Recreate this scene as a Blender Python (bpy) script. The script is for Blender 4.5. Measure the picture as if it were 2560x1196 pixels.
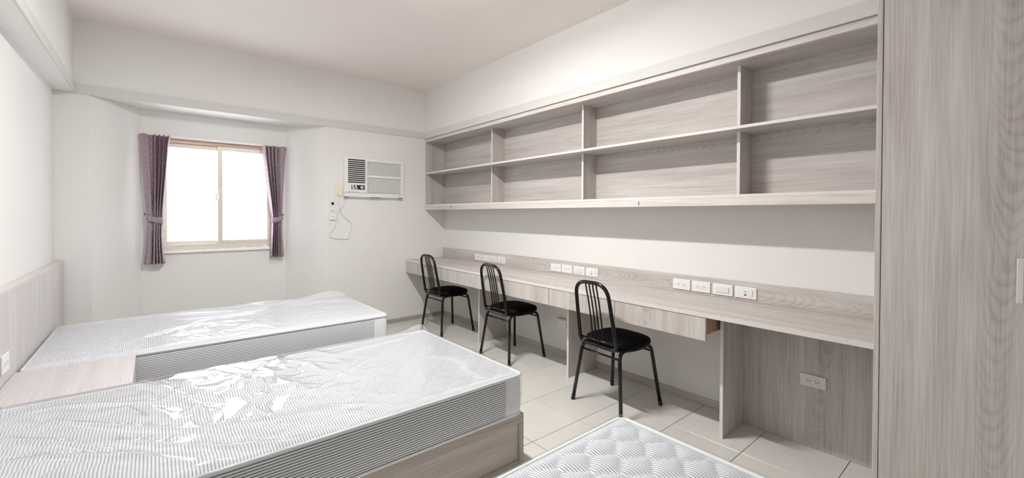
import bpy, bmesh, math, random
import numpy as np
from mathutils import Vector, Matrix

# ------------------------------------------------------------------ reset
for o in list(bpy.data.objects): bpy.data.objects.remove(o)
scene = bpy.context.scene
COL = scene.collection
random.seed(7)

# ------------------------------------------------------------------ camera
F, CX, CY = 1059.95, 1264.36, 550.12            # focal length / principal point for a 2560 x 1196 frame
YAW, PITCH, ROLL, H = math.radians(39.6708), math.radians(0.6495), math.radians(0.2139), 1.2917
fw = Vector((math.sin(YAW)*math.cos(PITCH), math.cos(YAW)*math.cos(PITCH), -math.sin(PITCH)))
r0 = Vector((math.cos(YAW), -math.sin(YAW), 0)); u0 = r0.cross(fw)
rt = r0*math.cos(ROLL)+u0*math.sin(ROLL); up = -r0*math.sin(ROLL)+u0*math.cos(ROLL)
cam_d = bpy.data.cameras.new('camera'); cam = bpy.data.objects.new('camera', cam_d); COL.objects.link(cam)
m = Matrix((rt, up, -fw)).transposed().to_4x4(); m.translation = (0, 0, H); cam.matrix_world = m
cam_d.sensor_width = 36; cam_d.sensor_fit = 'HORIZONTAL'; cam_d.lens = F/2560*36
cam_d.shift_x = (1280-CX)/2560; cam_d.shift_y = (CY-598)/2560
cam_d.clip_start = .02
scene.camera = cam
def un(u, v, X=None, Y=None, Z=None):
    d = fw+rt*((u-CX)/F)-up*((v-CY)/F)
    t = X/d.x if X is not None else Y/d.y if Y is not None else (Z-H)/d.z
    return Vector((0, 0, H))+d*t

# ------------------------------------------------------------------ sky, exposure
SKY = 18.0
LAMP_W = 62.0
TUBE_W = 16.0
world = bpy.data.worlds.new('overcast_sky'); scene.world = world; world.use_nodes = True
bg = world.node_tree.nodes['Background']; bg.inputs[0].default_value = (.90, .95, 1, 1); bg.inputs[1].default_value = SKY
vs = scene.view_settings
vs.view_transform = 'Standard'; vs.look = 'None'; vs.gamma = 1; vs.use_curve_mapping = False
vs.exposure = 0.12
cy = scene.cycles
cy.max_bounces = 12; cy.diffuse_bounces = 8; cy.glossy_bounces = 4; cy.transparent_max_bounces = 12
cy.sample_clamp_indirect = 6; cy.sample_clamp_direct = 4
cy.caustics_reflective = False; cy.caustics_refractive = False

# ------------------------------------------------------------------ helpers
def tag(o, label=None, cat=None, group=None, kind=None):
    if label: o['label'] = label
    if cat: o['category'] = cat
    if group: o['group'] = group
    if kind: o['kind'] = kind
    return o
def empty(name, loc, rz=0, label=None, cat=None, group=None, kind=None):
    o = bpy.data.objects.new(name, None); COL.objects.link(o)
    o.location = loc; o.rotation_euler = (0, 0, rz); o.empty_display_size = .1
    return tag(o, label, cat, group, kind)
def root_loc(p):
    v = Vector((0, 0, 0))
    while p is not None:
        v += Vector(p.location); p = p.parent
    return v
def copy_tree(o, parent=None):
    c = o.copy(); COL.objects.link(c); c.parent = parent
    for ch in list(o.children): copy_tree(ch, c)
    return c

class MB:
    """collects shapes, builds them as one mesh"""
    def __init__(s): s.v = []; s.f = []
    def box(s, x0, x1, y0, y1, z0, z1):
        b = len(s.v)
        s.v += [(x, y, z) for x in (x0, x1) for y in (y0, y1) for z in (z0, z1)]
        s.f += [[b+i for i in q] for q in ((0,1,3,2),(4,6,7,5),(0,4,5,1),(2,3,7,6),(0,2,6,4),(1,5,7,3))]
        return s
    def prism(s, poly, z0, z1, ax='z'):
        """poly: ccw 2D points; extruded along ax"""
        n = len(poly); b = len(s.v)
        def P(a, c, h): return (a, c, h) if ax == 'z' else (a, h, c) if ax == 'y' else (h, a, c)
        for h in (z0, z1): s.v += [P(a, c, h) for a, c in poly]
        s.f.append([b+i for i in range(n)][::-1]); s.f.append([b+n+i for i in range(n)])
        for i in range(n):
            j = (i+1) % n; s.f.append([b+i, b+j, b+n+j, b+n+i])
        return s
    def tube(s, pts, r, n=10, closed=False, caps=True):
        pts = [Vector(p) for p in pts]; N = len(pts); b = len(s.v)
        rr = r if isinstance(r, (list, tuple)) else [r]*N
        prev = None
        for i, p in enumerate(pts):
            if closed: t = (pts[(i+1) % N]-pts[i-1]).normalized()
            else: t = (pts[min(i+1, N-1)]-pts[max(i-1, 0)]).normalized()
            if prev is None:
                a = Vector((0, 0, 1)) if abs(t.z) < .9 else Vector((1, 0, 0))
                nx = t.cross(a).normalized()
            else:
                nx = (prev-t*prev.dot(t)).normalized()
            prev = nx; ny = t.cross(nx)
            for k in range(n):
                an = 2*math.pi*k/n
                s.v.append(tuple(p+(nx*math.cos(an)+ny*math.sin(an))*rr[i]))
        for i in range(N if closed else N-1):
            j = (i+1) % N
            for k in range(n):
                l = (k+1) % n
                s.f.append([b+i*n+k, b+i*n+l, b+j*n+l, b+j*n+k])
        if caps and not closed:
            s.f.append([b+k for k in range(n)][::-1]); s.f.append([b+(N-1)*n+k for k in range(n)])
        return s
    def grid(s, P, flip=False):
        """P: array (n, m, 3)"""
        n, m = len(P), len(P[0]); b = len(s.v)
        for row in P: s.v += [tuple(map(float, q)) for q in row]
        for i in range(n-1):
            for j in range(m-1):
                q = [b+i*m+j, b+(i+1)*m+j, b+(i+1)*m+j+1, b+i*m+j+1]
                s.f.append(q[::-1] if flip else q)
        return s
    def build(s, name, mat, parent=None, bevel=0, smooth=False, seg=2, label=None, local=False, uvw=None):
        me = bpy.data.meshes.new(name)
        off = Vector((0, 0, 0)) if local else root_loc(parent)
        me.from_pydata([(a-off.x, b-off.y, c-off.z) for a, b, c in s.v], [], s.f)
        if bevel or True:
            bm = bmesh.new(); bm.from_mesh(me)
            bmesh.ops.recalc_face_normals(bm, faces=bm.faces)
            if bevel:
                ed = [e for e in bm.edges if len(e.link_faces) == 2 and e.calc_face_angle(0) > .5]
                bmesh.ops.bevel(bm, geom=ed, offset=bevel, segments=seg, profile=.5, affect='EDGES')
            bm.to_mesh(me); bm.free()
        if smooth:
            me.polygons.foreach_set('use_smooth', [True]*len(me.polygons))
        me.materials.append(mat)
        o = bpy.data.objects.new(name, me); COL.objects.link(o); o.parent = parent
        if label: o['label'] = label
        return o
def bx(name, mat, parent, x0, x1, y0, y1, z0, z1, bevel=.0015, label=None, local=False):
    return MB().box(x0, x1, y0, y1, z0, z1).build(name, mat, parent, bevel=bevel, label=label, seg=1, local=local)

# ------------------------------------------------------------------ materials
class NT:
    def __init__(s, name):
        s.m = bpy.data.materials.new(name); s.m.use_nodes = True
        s.t = s.m.node_tree; s.b = s.t.nodes['Principled BSDF']; s.out = s.t.nodes['Material Output']
    def n(s, typ, **kw):
        nd = s.t.nodes.new(typ)
        for k, v in kw.items(): setattr(nd, k, v)
        return nd
    def l(s, a, b): s.t.links.new(a, b)
    def math(s, op, a, b=None, c=None):
        nd = s.n('ShaderNodeMath', operation=op)
        for i, x in enumerate((a, b, c)):
            if x is None: continue
            if isinstance(x, (int, float)): nd.inputs[i].default_value = x
            else: s.l(x, nd.inputs[i])
        return nd.outputs[0]
    def noise(s, vec, scale, detail=3, rough=.5, dist=0):
        nd = s.n('ShaderNodeTexNoise'); nd.inputs['Scale'].default_value = scale; nd.inputs['Detail'].default_value = detail
        nd.inputs['Roughness'].default_value = rough; nd.inputs['Distortion'].default_value = dist
        if vec is not None: s.l(vec, nd.inputs['Vector'])
        return nd.outputs['Fac']
    def vec(s, x, y, z):
        nd = s.n('ShaderNodeCombineXYZ')
        for i, q in enumerate((x, y, z)):
            if isinstance(q, (int, float)): nd.inputs[i].default_value = q
            else: s.l(q, nd.inputs[i])
        return nd.outputs[0]
    def ramp(s, fac, stops):
        nd = s.n('ShaderNodeValToRGB'); e = nd.color_ramp.elements
        while len(e) < len(stops): e.new(.5)
        for i, (p, c) in enumerate(stops): e[i].position = p; e[i].color = (*c, 1)
        s.l(fac, nd.inputs[0]); return nd.outputs[0]
    def mix(s, fac, a, b):
        nd = s.n('ShaderNodeMix', data_type='RGBA')
        for i, x in ((0, fac), (6, a), (7, b)):
            if isinstance(x, (int, float)): nd.inputs[i].default_value = x
            elif isinstance(x, tuple): nd.inputs[i].default_value = (*x, 1)
            else: s.l(x, nd.inputs[i])
        return nd.outputs[2]
    def bump(s, h, strength, dist=.002):
        nd = s.n('ShaderNodeBump'); nd.inputs['Strength'].default_value = strength; nd.inputs['Distance'].default_value = dist
        s.l(h, nd.inputs['Height']); s.l(nd.outputs[0], s.b.inputs['Normal'])
    def co(s):
        return s.n('ShaderNodeTexCoord').outputs['Object']
    def rnd(s): return s.n('ShaderNodeObjectInfo').outputs['Random']

def plain(name, col, rough=.5, metal=0, spec=.5, noise=0, nscale=60, coat=0):
    t = NT(name); b = t.b
    b.inputs['Roughness'].default_value = rough; b.inputs['Metallic'].default_value = metal
    b.inputs['Specular IOR Level'].default_value = spec
    if coat: b.inputs['Coat Weight'].default_value = coat
    f = t.noise(t.co(), nscale, 4)
    k = noise or .03
    t.l(t.ramp(f, [(.3, tuple(c*(1-k) for c in col)), (.7, tuple(min(1, c*(1+k)) for c in col))]), b.inputs['Base Color'])
    return t.m

def paint(name, col, rough=.75):
    t = NT(name); b = t.b; c = t.co()
    f = t.noise(c, 2.5, 5, .6)
    t.l(t.ramp(f, [(.3, tuple(x*.975 for x in col)), (.7, col)]), b.inputs['Base Color'])
    b.inputs['Roughness'].default_value = rough; b.inputs['Specular IOR Level'].default_value = .25
    t.bump(t.noise(c, 220, 3), .06, .001)
    return t.m

WOODS = {}
def wood(along, across, tint=(1, 1, 1), key='', con=1.0):
    k = (along, across, key)
    if k in WOODS: return WOODS[k]
    t = NT('ash_laminate_%s%s%s' % (along, across, key)); b = t.b
    sp = t.n('ShaderNodeSeparateXYZ'); t.l(t.co(), sp.inputs[0])
    ax = dict(x=sp.outputs[0], y=sp.outputs[1], z=sp.outputs[2])
    r = t.rnd()
    w = t.math('ADD', ax[along], t.math('MULTIPLY', r, 7.3))
    u = t.math('ADD', ax[across], t.math('MULTIPLY', r, 3.1))
    warp = t.noise(t.vec(t.math('MULTIPLY', u, 2.2), t.math('MULTIPLY', w, .9), r), 1, 2)
    fine = t.noise(t.vec(t.math('MULTIPLY', u, 26), t.math('MULTIPLY', w, 9), r), 1, 3)
    uu = t.math('ADD', u, t.math('MULTIPLY', t.math('SUBTRACT', warp, .5), .22))
    pp = t.math('PINGPONG', uu, .21)
    val = t.math('ADD', t.math('MULTIPLY', t.math('MULTIPLY', pp, pp), 760), t.math('MULTIPLY', w, -16))
    val = t.math('ADD', val, t.math('MULTIPLY', fine, .7))
    beat = t.noise(t.vec(t.math('MULTIPLY', u, 5), t.math('MULTIPLY', w, 6), r), 1, 2)
    val = t.math('ADD', val, t.math('MULTIPLY', beat, 2.6))
    val = t.math('ADD', val, t.math('MULTIPLY', warp, 5))
    ring = t.math('MULTIPLY_ADD', t.math('SINE', t.math('MULTIPLY', val, 6.2832)), .5, .5)
    ring = t.math('POWER', ring, 2.4)
    patch = t.noise(t.vec(t.math('MULTIPLY', u, 4), t.math('MULTIPLY', w, 3.5), t.math('ADD', r, 4)), 1, 3)
    ring = t.math('MULTIPLY', ring, t.math('MULTIPLY_ADD', patch, 2.2, -.35))
    # cathedral figure only near the heart of each plank
    hr = t.n('ShaderNodeMapRange', interpolation_type='SMOOTHSTEP')
    hr.inputs['From Min'].default_value = .078; hr.inputs['From Max'].default_value = .012
    t.l(pp, hr.inputs['Value'])
    ring = t.math('MULTIPLY', ring, hr.outputs[0])
    streak = t.noise(t.vec(t.math('MULTIPLY', u, 150), t.math('MULTIPLY', w, 3.2), r), 1, 4, .65)
    broad = t.noise(t.vec(t.math('MULTIPLY', u, 14), t.math('MULTIPLY', w, .8), r), 1, 3)
    g = t.math('ADD', t.math('MULTIPLY', streak, .55), t.math('MULTIPLY', broad, .45))
    g = t.math('ADD', g, t.math('MULTIPLY', ring, -.10))
    cs = [(.32, (.385, .345, .325)), (.47, (.51, .472, .448)), (.60, (.605, .572, .55))]
    cs = [(p, tuple(m_+(a-m_)*con for a, m_ in zip(c, (.51, .472, .448)))) for p, c in cs]
    t.l(t.ramp(g, [(p, tuple(a*q for a, q in zip(c, tint))) for p, c in cs]), b.inputs['Base Color'])
    b.inputs['Roughness'].default_value = .48; b.inputs['Specular IOR Level'].default_value = .35
    t.bump(streak, .08, .001)
    WOODS[k] = t.m
    return t.m

M = {}
M['wall'] = paint('cream_wall_paint', (.80, .795, .775))
M['ceil'] = paint('ceiling_paint', (.85, .78, .75))
M['trim'] = paint('trim_paint', (.665, .66, .635), .5)
M['edge'] = plain('laminate_edge_band', (.70, .675, .65), .5, noise=.04, nscale=90)
M['mdf'] = plain('raw_particle_board', (.42, .27, .19), .85, noise=.18, nscale=140)
M['black'] = plain('black_enamel_steel', (.004, .004, .0045), .2, spec=.4)
M['vinyl'] = plain('black_vinyl', (.003, .003, .0035), .6, spec=.1, noise=.2)
M['rubber'] = plain('black_rubber', (.01, .01, .01), .7)
M['plastic'] = plain('white_plastic', (.82, .82, .81), .35)
M['plastic2'] = plain('satin_white_plastic', (.74, .745, .74), .45)
M['ivory'] = plain('aged_ivory_plastic', (.78, .72, .56), .4)
M['dark'] = plain('dark_slot', (.02, .02, .02), .8)
M['grey'] = plain('grey_print', (.33, .34, .35), .6)
M['blue'] = plain('blue_marker_ink', (.08, .10, .45), .6)
M['ink'] = plain('dark_marker_ink', (.08, .07, .08), .6)
M['alu'] = plain('champagne_aluminium', (.70, .665, .59), .4, metal=.15, noise=.06)
M['alu2'] = plain('bronze_aluminium', (.46, .30, .24), .4, metal=.15, noise=.08)
M['steel'] = plain('brushed_handle', (.78, .78, .77), .3, metal=.4)
M['caulk'] = plain('white_caulk', (.85, .82, .79), .8, noise=.08, nscale=120)
M['white_cloth'] = plain('white_ticking', (.84, .86, .86), .8)
M['foam'] = plain('white_corner_cloth', (.80, .83, .83), .8, noise=.05, nscale=30)
M['grout'] = plain('grey_grout', (.30, .29, .27), .9)

def tile_mat():
    t = NT('beige_floor_tile'); b = t.b; c = t.co()
    g = t.n('ShaderNodeNewGeometry').outputs['Position']
    f = t.noise(g, 3.5, 6, .65)
    base = t.ramp(f, [(.3, (.63, .62, .585)), (.7, (.70, .69, .655))])
    k = t.n('ShaderNodeMix', data_type='RGBA', blend_type='MULTIPLY'); k.inputs[0].default_value = 1
    t.l(base, k.inputs[6]); t.l(t.ramp(t.rnd(), [(0, (.95, .95, .95)), (1, (1, 1, 1))]), k.inputs[7])
    t.l(k.outputs[2], b.inputs['Base Color'])
    b.inputs['Roughness'].default_value = .28; b.inputs['Specular IOR Level'].default_value = .4
    return t.m
M['tile'] = tile_mat()

def stripe_mat(name, axis, period, dark, light, duty, rough=.8):
    t = NT(name); b = t.b
    sp = t.n('ShaderNodeSeparateXYZ'); t.l(t.co(), sp.inputs[0])
    q = t.math('MULTIPLY', sp.outputs['xyz'.index(axis)], 1/period)
    wob = t.noise(t.co(), 9, 2)
    q = t.math('ADD', q, t.math('MULTIPLY', wob, .25))
    fr = t.math('FRACT', q)
    tri = t.math('ABSOLUTE', t.math('SUBTRACT', fr, .5))           # 0 at the stripe's middle
    k = t.n('ShaderNodeMapRange', interpolation_type='SMOOTHSTEP')
    k.inputs['From Min'].default_value = duty*.5-.07; k.inputs['From Max'].default_value = duty*.5+.07
    t.l(tri, k.inputs['Value'])
    t.l(t.mix(k.outputs[0], dark, light), b.inputs['Base Color'])
    b.inputs['Roughness'].default_value = rough; b.inputs['Specular IOR Level'].default_value = .2
    t.bump(t.noise(t.co(), 500, 2), .15, .001)
    return t.m
M['tick_top'] = stripe_mat('striped_ticking_top', 'x', .0098, (.33, .355, .375), (.78, .80, .83), .40)
M['tick_side'] = stripe_mat('striped_ticking_side', 'z', .0100, (.13, .145, .15), (.86, .88, .89), .38)

def film_mat(name, haze, fres, rough=.06, bump=.5):
    t = NT(name); t.t.nodes.remove(t.b)
    tr = t.n('ShaderNodeBsdfTransparent'); tr.inputs[0].default_value = (.97, .975, .985, 1)
    df = t.n('ShaderNodeBsdfDiffuse'); df.inputs[0].default_value = (.95, .95, .98, 1)
    gl = t.n('ShaderNodeBsdfGlossy', distribution='BECKMANN'); gl.inputs['Roughness'].default_value = rough
    bp = t.n('ShaderNodeBump'); bp.inputs['Strength'].default_value = bump; bp.inputs['Distance'].default_value = .004
    n1 = t.noise(t.co(), 38, 3, .55, .6)
    t.l(n1, bp.inputs['Height']); t.l(bp.outputs[0], gl.inputs['Normal'])
    # Schlick reflectance of a thin sheet, the same from both faces
    ge = t.n('ShaderNodeNewGeometry'); dt = t.n('ShaderNodeVectorMath', operation='DOT_PRODUCT')
    t.l(ge.outputs['Incoming'], dt.inputs[0]); t.l(bp.outputs[0], dt.inputs[1])
    fr = t.math('MULTIPLY_ADD', t.math('POWER', t.math('SUBTRACT', 1, t.math('ABSOLUTE', dt.outputs['Value'])), 5), .92, .08)
    a = t.n('ShaderNodeMixShader'); a.inputs[0].default_value = haze
    t.l(tr.outputs[0], a.inputs[1]); t.l(df.outputs[0], a.inputs[2])
    f2 = t.math('MINIMUM', t.math('MULTIPLY', fr, fres), .8)
    c = t.n('ShaderNodeMixShader'); t.l(f2, c.inputs[0]); t.l(a.outputs[0], c.inputs[1]); t.l(gl.outputs[0], c.inputs[2])
    t.l(c.outputs[0], t.out.inputs[0])
    return t.m
M['film'] = film_mat('clear_plastic_film', .15, 1.6, .05, 0)
M['film_soft'] = film_mat('soft_plastic_film', .36, .6, .16, 0)
M['film_side'] = film_mat('clear_side_film', .015, .5, .12, .1)
M['film_taut'] = film_mat('taut_plastic_film', .03, .5, .10, 0)
M['glass'] = film_mat('window_glass', .01, .8, .02, 0)

def curtain_mat():
    t = NT('mauve_linen_curtain'); t.t.nodes.remove(t.b)
    sp = t.n('ShaderNodeSeparateXYZ'); t.l(t.co(), sp.inputs[0])
    h = t.noise(t.vec(t.math('MULTIPLY', sp.outputs[0], 60), sp.outputs[1], t.math('MULTIPLY', sp.outputs[2], 320)), 1, 3, .7)
    v = t.noise(t.vec(t.math('MULTIPLY', sp.outputs[0], 420), sp.outputs[1], t.math('MULTIPLY', sp.outputs[2], 40)), 1, 3, .7)
    c = t.ramp(t.math('MULTIPLY_ADD', h, .5, t.math('MULTIPLY', v, .5)), [(.36, (.24, .165, .205)), (.5, (.45, .35, .395)), (.64, (.76, .67, .70))])
    d = t.n('ShaderNodeBsdfDiffuse'); tl = t.n('ShaderNodeBsdfTranslucent')
    t.l(c, d.inputs[0]); t.l(c, tl.inputs[0])
    mx = t.n('ShaderNodeMixShader'); mx.inputs[0].default_value = .27
    t.l(d.outputs[0], mx.inputs[1]); t.l(tl.outputs[0], mx.inputs[2]); t.l(mx.outputs[0], t.out.inputs[0])
    return t.m
M['curtain'] = curtain_mat()
def lamp_mat():
    t = NT('lamp_tube_glow'); t.b.inputs['Base Color'].default_value = (1, 1, 1, 1)
    t.b.inputs['Emission Color'].default_value = (1, .98, .95, 1); t.b.inputs['Emission Strength'].default_value = TUBE_W/(math.pi*2*math.pi*.018*.58)
    return t.m
M['lamp'] = lamp_mat()

# ------------------------------------------------------------------ room shell
W, D, XL, YF, ZC = 2.892, 4.731, -.595, -1.7, 2.82
BX0, BX1, BB = -.385, 1.431, 5.05               # bay opening at the back wall, bay depth
BW0, BW1 = -.09, 1.093                          # bay window wall
XS, XD, ZB = 2.61, 2.3445, 2.237                # shelf front, desk front, beam underside
WX0, WX1, WZ0, WZ1 = .03, .985, .94, 2.0        # window opening
def struct(name, mb, mat, label=None, bevel=0, parent=None):
    o = mb.build(name, mat, parent, bevel=bevel)
    return tag(o, label, None, None, 'structure')
floor = struct('floor', MB().box(XL-.1, W+.1, YF-.1, BB+.1, -.12, -.004), M['grout'], 'beige square floor tiles with thin grey grout lines')
struct('ceiling', MB().box(XL-.1, W+.1, YF-.1, D+.12, ZC, ZC+.1), M['ceil'], 'plain off-white ceiling')
struct('wall_right', MB().box(W, W+.1, YF-.1, D+.12, -.12, ZC), M['wall'], 'cream wall behind the long desk and shelf')
struct('wall_left', MB().box(XL-.1, XL, YF-.1, D+.12, -.12, ZC), M['wall'], 'cream wall behind the headboard')
struct('wall_front', MB().box(XL, W, YF-.1, YF, -.12, ZC), M['wall'], 'plain cream wall opposite the window')
struct('wall_back', MB().box(BX1+.02, W, D, D+.12, -.004, ZB+.001), M['wall'], 'cream wall with the air conditioner')
struct('wall_back', MB().box(XL, BX0-.02, D, D+.12, -.004, ZB+.001), M['wall'], 'narrow cream wall between headboard and bay')
mb = MB()
mb.prism([(BX0, D), (BW0, BB), (BW0, BB+.12), (BX0-.02, D+.12), (BX0-.02, D)][::-1], -.004, ZB+.001)
mb.prism([(BX1, D), (BX1+.02, D), (BX1+.02, D+.12), (BW1, BB+.12), (BW1, BB)][::-1], -.004, ZB+.001)
mb.box(BW0, WX0, BB, BB+.12, -.004, ZB+.001).box(WX1, BW1, BB, BB+.12, -.004, ZB+.001)
mb.box(WX0, WX1, BB, BB+.12, -.004, WZ0).box(WX0, WX1, BB, BB+.12, WZ1, ZB+.001)
struct('wall_bay', mb, M['wall'], 'cream window wall of the shallow angled bay')
struct('ceiling_beam', MB().box(XL, W, D, BB+.12, ZB+.002, ZC), M['wall'], 'deep boxed beam above the window bay')
struct('ceiling_beam', MB().box(XS, W, YF, D, ZB+.002, ZC), M['wall'], 'deep boxed beam above the wall shelf')
struct('ceiling_beam', MB().box(XL, -.482, YF, D, ZB+.004, ZC), M['wall'], 'shallow boxed beam above the headboard')
struct('trim_1', MB().box(-.47, XS-.012, D-.012, D, ZB, 2.311), M['trim'], 'flat painted strip along the beam above the window', .001)
struct('trim_2', MB().box(XS-.012, XS, YF, D, ZB, 2.311), M['trim'], 'flat painted strip along the beam above the shelf', .001)
struct('trim_3', MB().box(-.482, -.47, YF, D, ZB+.004, 2.311), M['trim'], 'flat painted strip along the beam above the headboard', .001)
# baseboards
wy = wood('y', 'z'); wx_ = wood('x', 'z')
struct('baseboard_right', MB().box(W-.01, W, 1.095, D, 0, .05), wy, 'low wood-look skirting under the desk', .001)
mbb = MB().box(BX1, W-.01, D-.01, D, 0, .05); mbb.box(XL, BX0, D-.01, D, 0, .05)
struct('baseboard_back', mbb, wood('x', 'z', (.8, .8, .8), 'g'), 'low wood-look skirting below the air conditioner', .001)

# floor tiles, 40 cm grid
TX = [XL]+[1.654+.4*k for k in range(-5, 4)]+[W]
TY = [YF]+[.547+.4*k for k in range(-5, 11)]+[D]
TMESH = {}
for i in range(len(TX)-1):
    for j in range(len(TY)-1):
        w_, h_ = TX[i+1]-TX[i], TY[j+1]-TY[j]
        if w_ < .01 or h_ < .01: continue
        key = (round(w_, 3), round(h_, 3)); g = .0015
        if key in TMESH:
            o = bpy.data.objects.new('tile', TMESH[key]); COL.objects.link(o); o.parent = floor
        else:
            o = MB().box(g, w_-g, g, h_-g, -.0035, 0).build('tile', M['tile'], floor, bevel=.0012, seg=1, local=True)
            TMESH[key] = o.data
        o.location = (TX[i], TY[j], 0)

# ------------------------------------------------------------------ window
win = empty('window_1', ((WX0+WX1)/2, BB+.06, WZ0), kind='structure', label='bright sliding window with two panes and aluminium frame')
y0, y1 = BB+.012, BB+.10
mb = MB().box(WX0, WX0+.03, y0, y1, WZ0, WZ1).box(WX1-.03, WX1, y0, y1, WZ0, WZ1)
mb.box(WX0+.03, WX1-.03, y0, y1, WZ0, 1.0)
mb.build('window_frame', M['alu'], win, bevel=.002, seg=1)
mb = MB().box(WX0+.03, WX1-.03, y0, y1, 1.968, WZ1); mb.box(WX0+.03, WX1-.03, y0-.006, y0, 1.968, 1.975).box(WX0+.03, WX1-.03, y0-.006, y0, 1.992, WZ1)
mb.build('head_track', M['alu2'], win, bevel=.001, seg=1, label='bronze aluminium head track')
XM = .508
def sash(x0, x1, yc, zb, zt, wl, wr):
    s = .018
    mb = MB().box(x0, x0+wl, yc-s, yc+s, zb, zt).box(x1-wr, x1, yc-s, yc+s, zb, zt)
    mb.box(x0+wl, x1-wr, yc-s, yc+s, zb, zb+.03).box(x0+wl, x1-wr, yc-s, yc+s, zt-.045, zt)
    o = mb.build('sash', M['alu'], win, bevel=.002, seg=1)
    bx('pane', M['glass'], o, x0+wl-.004, x1-wr+.004, yc-.002, yc+.002, zb+.026, zt-.041, bevel=0)
    return o
sash(WX0+.03, XM+.012, BB+.075, 1.0, 1.968, .035, .03)
rs = sash(XM-.02, WX1-.03, BB+.037, 1.0, 1.968, .04, .035)
mb = MB().box(XM-.012, XM+.006, BB+.0, BB+.02, 1.44, 1.52); mb.tube([(XM-.004, BB+.008, 1.50), (XM-.02, BB-.004, 1.495), (XM-.034, BB-.004, 1.47), (XM-.036, BB-.004, 1.43)], .006, 8)
mb.build('latch', M['alu'], win, bevel=0)
bx('sill', M['caulk'], win, WX0-.03, BW1-.005, BB-.028, BB-.0005, WZ0-.018, WZ0-.002, bevel=.002)
# ragged bead of caulk along the sill
mb = MB(); P = []
for k in range(61):
    x = WX0+.02+(WX1-WX0-.04)*k/60; g = min(1, k/60*1.6)
    hgt = .004+.014*g*abs(math.sin(k*1.7)*math.sin(k*.53+1))+(.03 if 54 < k < 58 else 0)
    P.append([(x, BB+.0005, WZ0-.001), (x, BB+.004, WZ0+hgt), (x, BB+.0115, WZ0+hgt*.8), (x, BB+.0115, WZ0-.001)])
mb.grid(P).build('caulk_bead', M['caulk'], win, smooth=True)

# ------------------------------------------------------------------ curtain rail and curtains
rail = empty('curtain_rail', (.5, 5.02, 2.0), label='slim white curtain track above the sliding window', cat='curtain rail')
bx('track', M['plastic'], rail, -.085, 1.085, 5.012, 5.034, 2.0, 2.02, bevel=.003)
for x in (-.02, .5, 1.03): bx('bracket', M['plastic'], rail, x-.012, x+.012, 5.034, 5.0495, 1.998, 2.022, bevel=.002)
def curtain(keys, flatside, label, hookx):
    # keys: (z, xl, xr)
    xm = (keys[0][1]+keys[0][2])/2
    root = empty('curtain', (xm, 4.972, keys[-1][0]), label=label, cat='curtain', group='pair of window curtains')
    zs = np.array([k[0] for k in keys][::-1]); xl = np.array([k[1] for k in keys][::-1]); xr = np.array([k[2] for k in keys][::-1])
    NS, NTT = 140, 90; P = []
    ztop, zbot = keys[0][0], keys[-1][0]
    for i in range(NTT+1):
        t = i/NTT; z = ztop+(zbot-ztop)*t
        a, b = np.interp(z, zs, xl), np.interp(z, zs, xr)
        row = []
        for j in range(NS+1):
            s = j/NS; q = s if flatside == 'l' else 1-s
            # flat outer third, tight pleats towards the glass
            if q < .42: ph = q/.42*1.0; amp = .5
            else: ph = 1+(q-.42)/.58*4; amp = 1
            head = max(0, 1-(ztop-z)/.13)
            tie = math.exp(-((z-1.235)/.10)**2)
            A = (.036*amp*(1-.6*tie)+.010*head*abs(math.sin(ph*9)))
            y = 4.972+A*math.cos(2*math.pi*ph)*(1 if head < .01 else 1)-.006*math.sin(q*3.1)
            zz = z+(.004*math.sin(ph*6.3) if i == 0 else 0)
            row.append((a+(b-a)*s+.004*math.sin(2*math.pi*ph+z*3), y, zz))
        P.append(row)
    o = MB().grid(P).build('curtain_fabric', M['curtain'], root, smooth=True)
    md = o.modifiers.new('thickness', 'SOLIDIFY'); md.thickness = .0015
    # tie band
    a, b = np.interp(1.245, zs, xl)-.004, np.interp(1.245, zs, xr)+.004
    P = []
    n = 40
    up_l = flatside == 'l'
    for k in range(n+1):
        an = 2*math.pi*k/n; cx_, hx = (a+b)/2, (b-a)/2
        x = cx_+hx*math.copysign(abs(math.cos(an))**.8, math.cos(an)); y = 4.972+.034*math.copysign(abs(math.sin(an))**.8, math.sin(an))
        f = (x-a)/(b-a); f = f if up_l else 1-f
        zc = 1.262-.028*f-.012*math.sin(f*3.1)
        hw = .023+.006*f
        P.append([(x, y, zc-hw), (x, y, zc), (x, y, zc+hw)])
    o = MB().grid(P).build('tie_back', M['curtain'], root, smooth=True)
    md = o.modifiers.new('thickness', 'SOLIDIFY'); md.thickness = .003
    mb = MB().tube([(hookx, BB+.0, 1.285), (hookx, 5.03, 1.285), (hookx, 5.012, 1.282), (hookx, 5.008, 1.295)], .004, 8)
    mb.build('tie_hook', M['dark'], root, smooth=True, label='dark wall hook')
    return root
curtain([(2.005, -.102, .125), (1.96, -.094, .118), (1.90, -.088, .108), (1.6, -.068, .085), (1.36, -.056, .066), (1.245, -.05, .062), (1.1, -.052, .056), (.95, -.062, .066), (.838, -.077, .077)],
        'l', 'mauve curtain tied back on the bedhead side of the window, broad flat outer fold', -.066)
curtain([(2.003, .863, 1.093), (1.95, .868, 1.088), (1.9, .873, 1.082), (1.6, .905, 1.066), (1.36, .935, 1.056), (1.245, .95, 1.05), (1.1, .944, 1.05), (.95, .938, 1.058), (.842, .934, 1.067)],
        'r', 'mauve curtain tied back on the air-conditioner side, pale backlit inner edge', 1.062)

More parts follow.
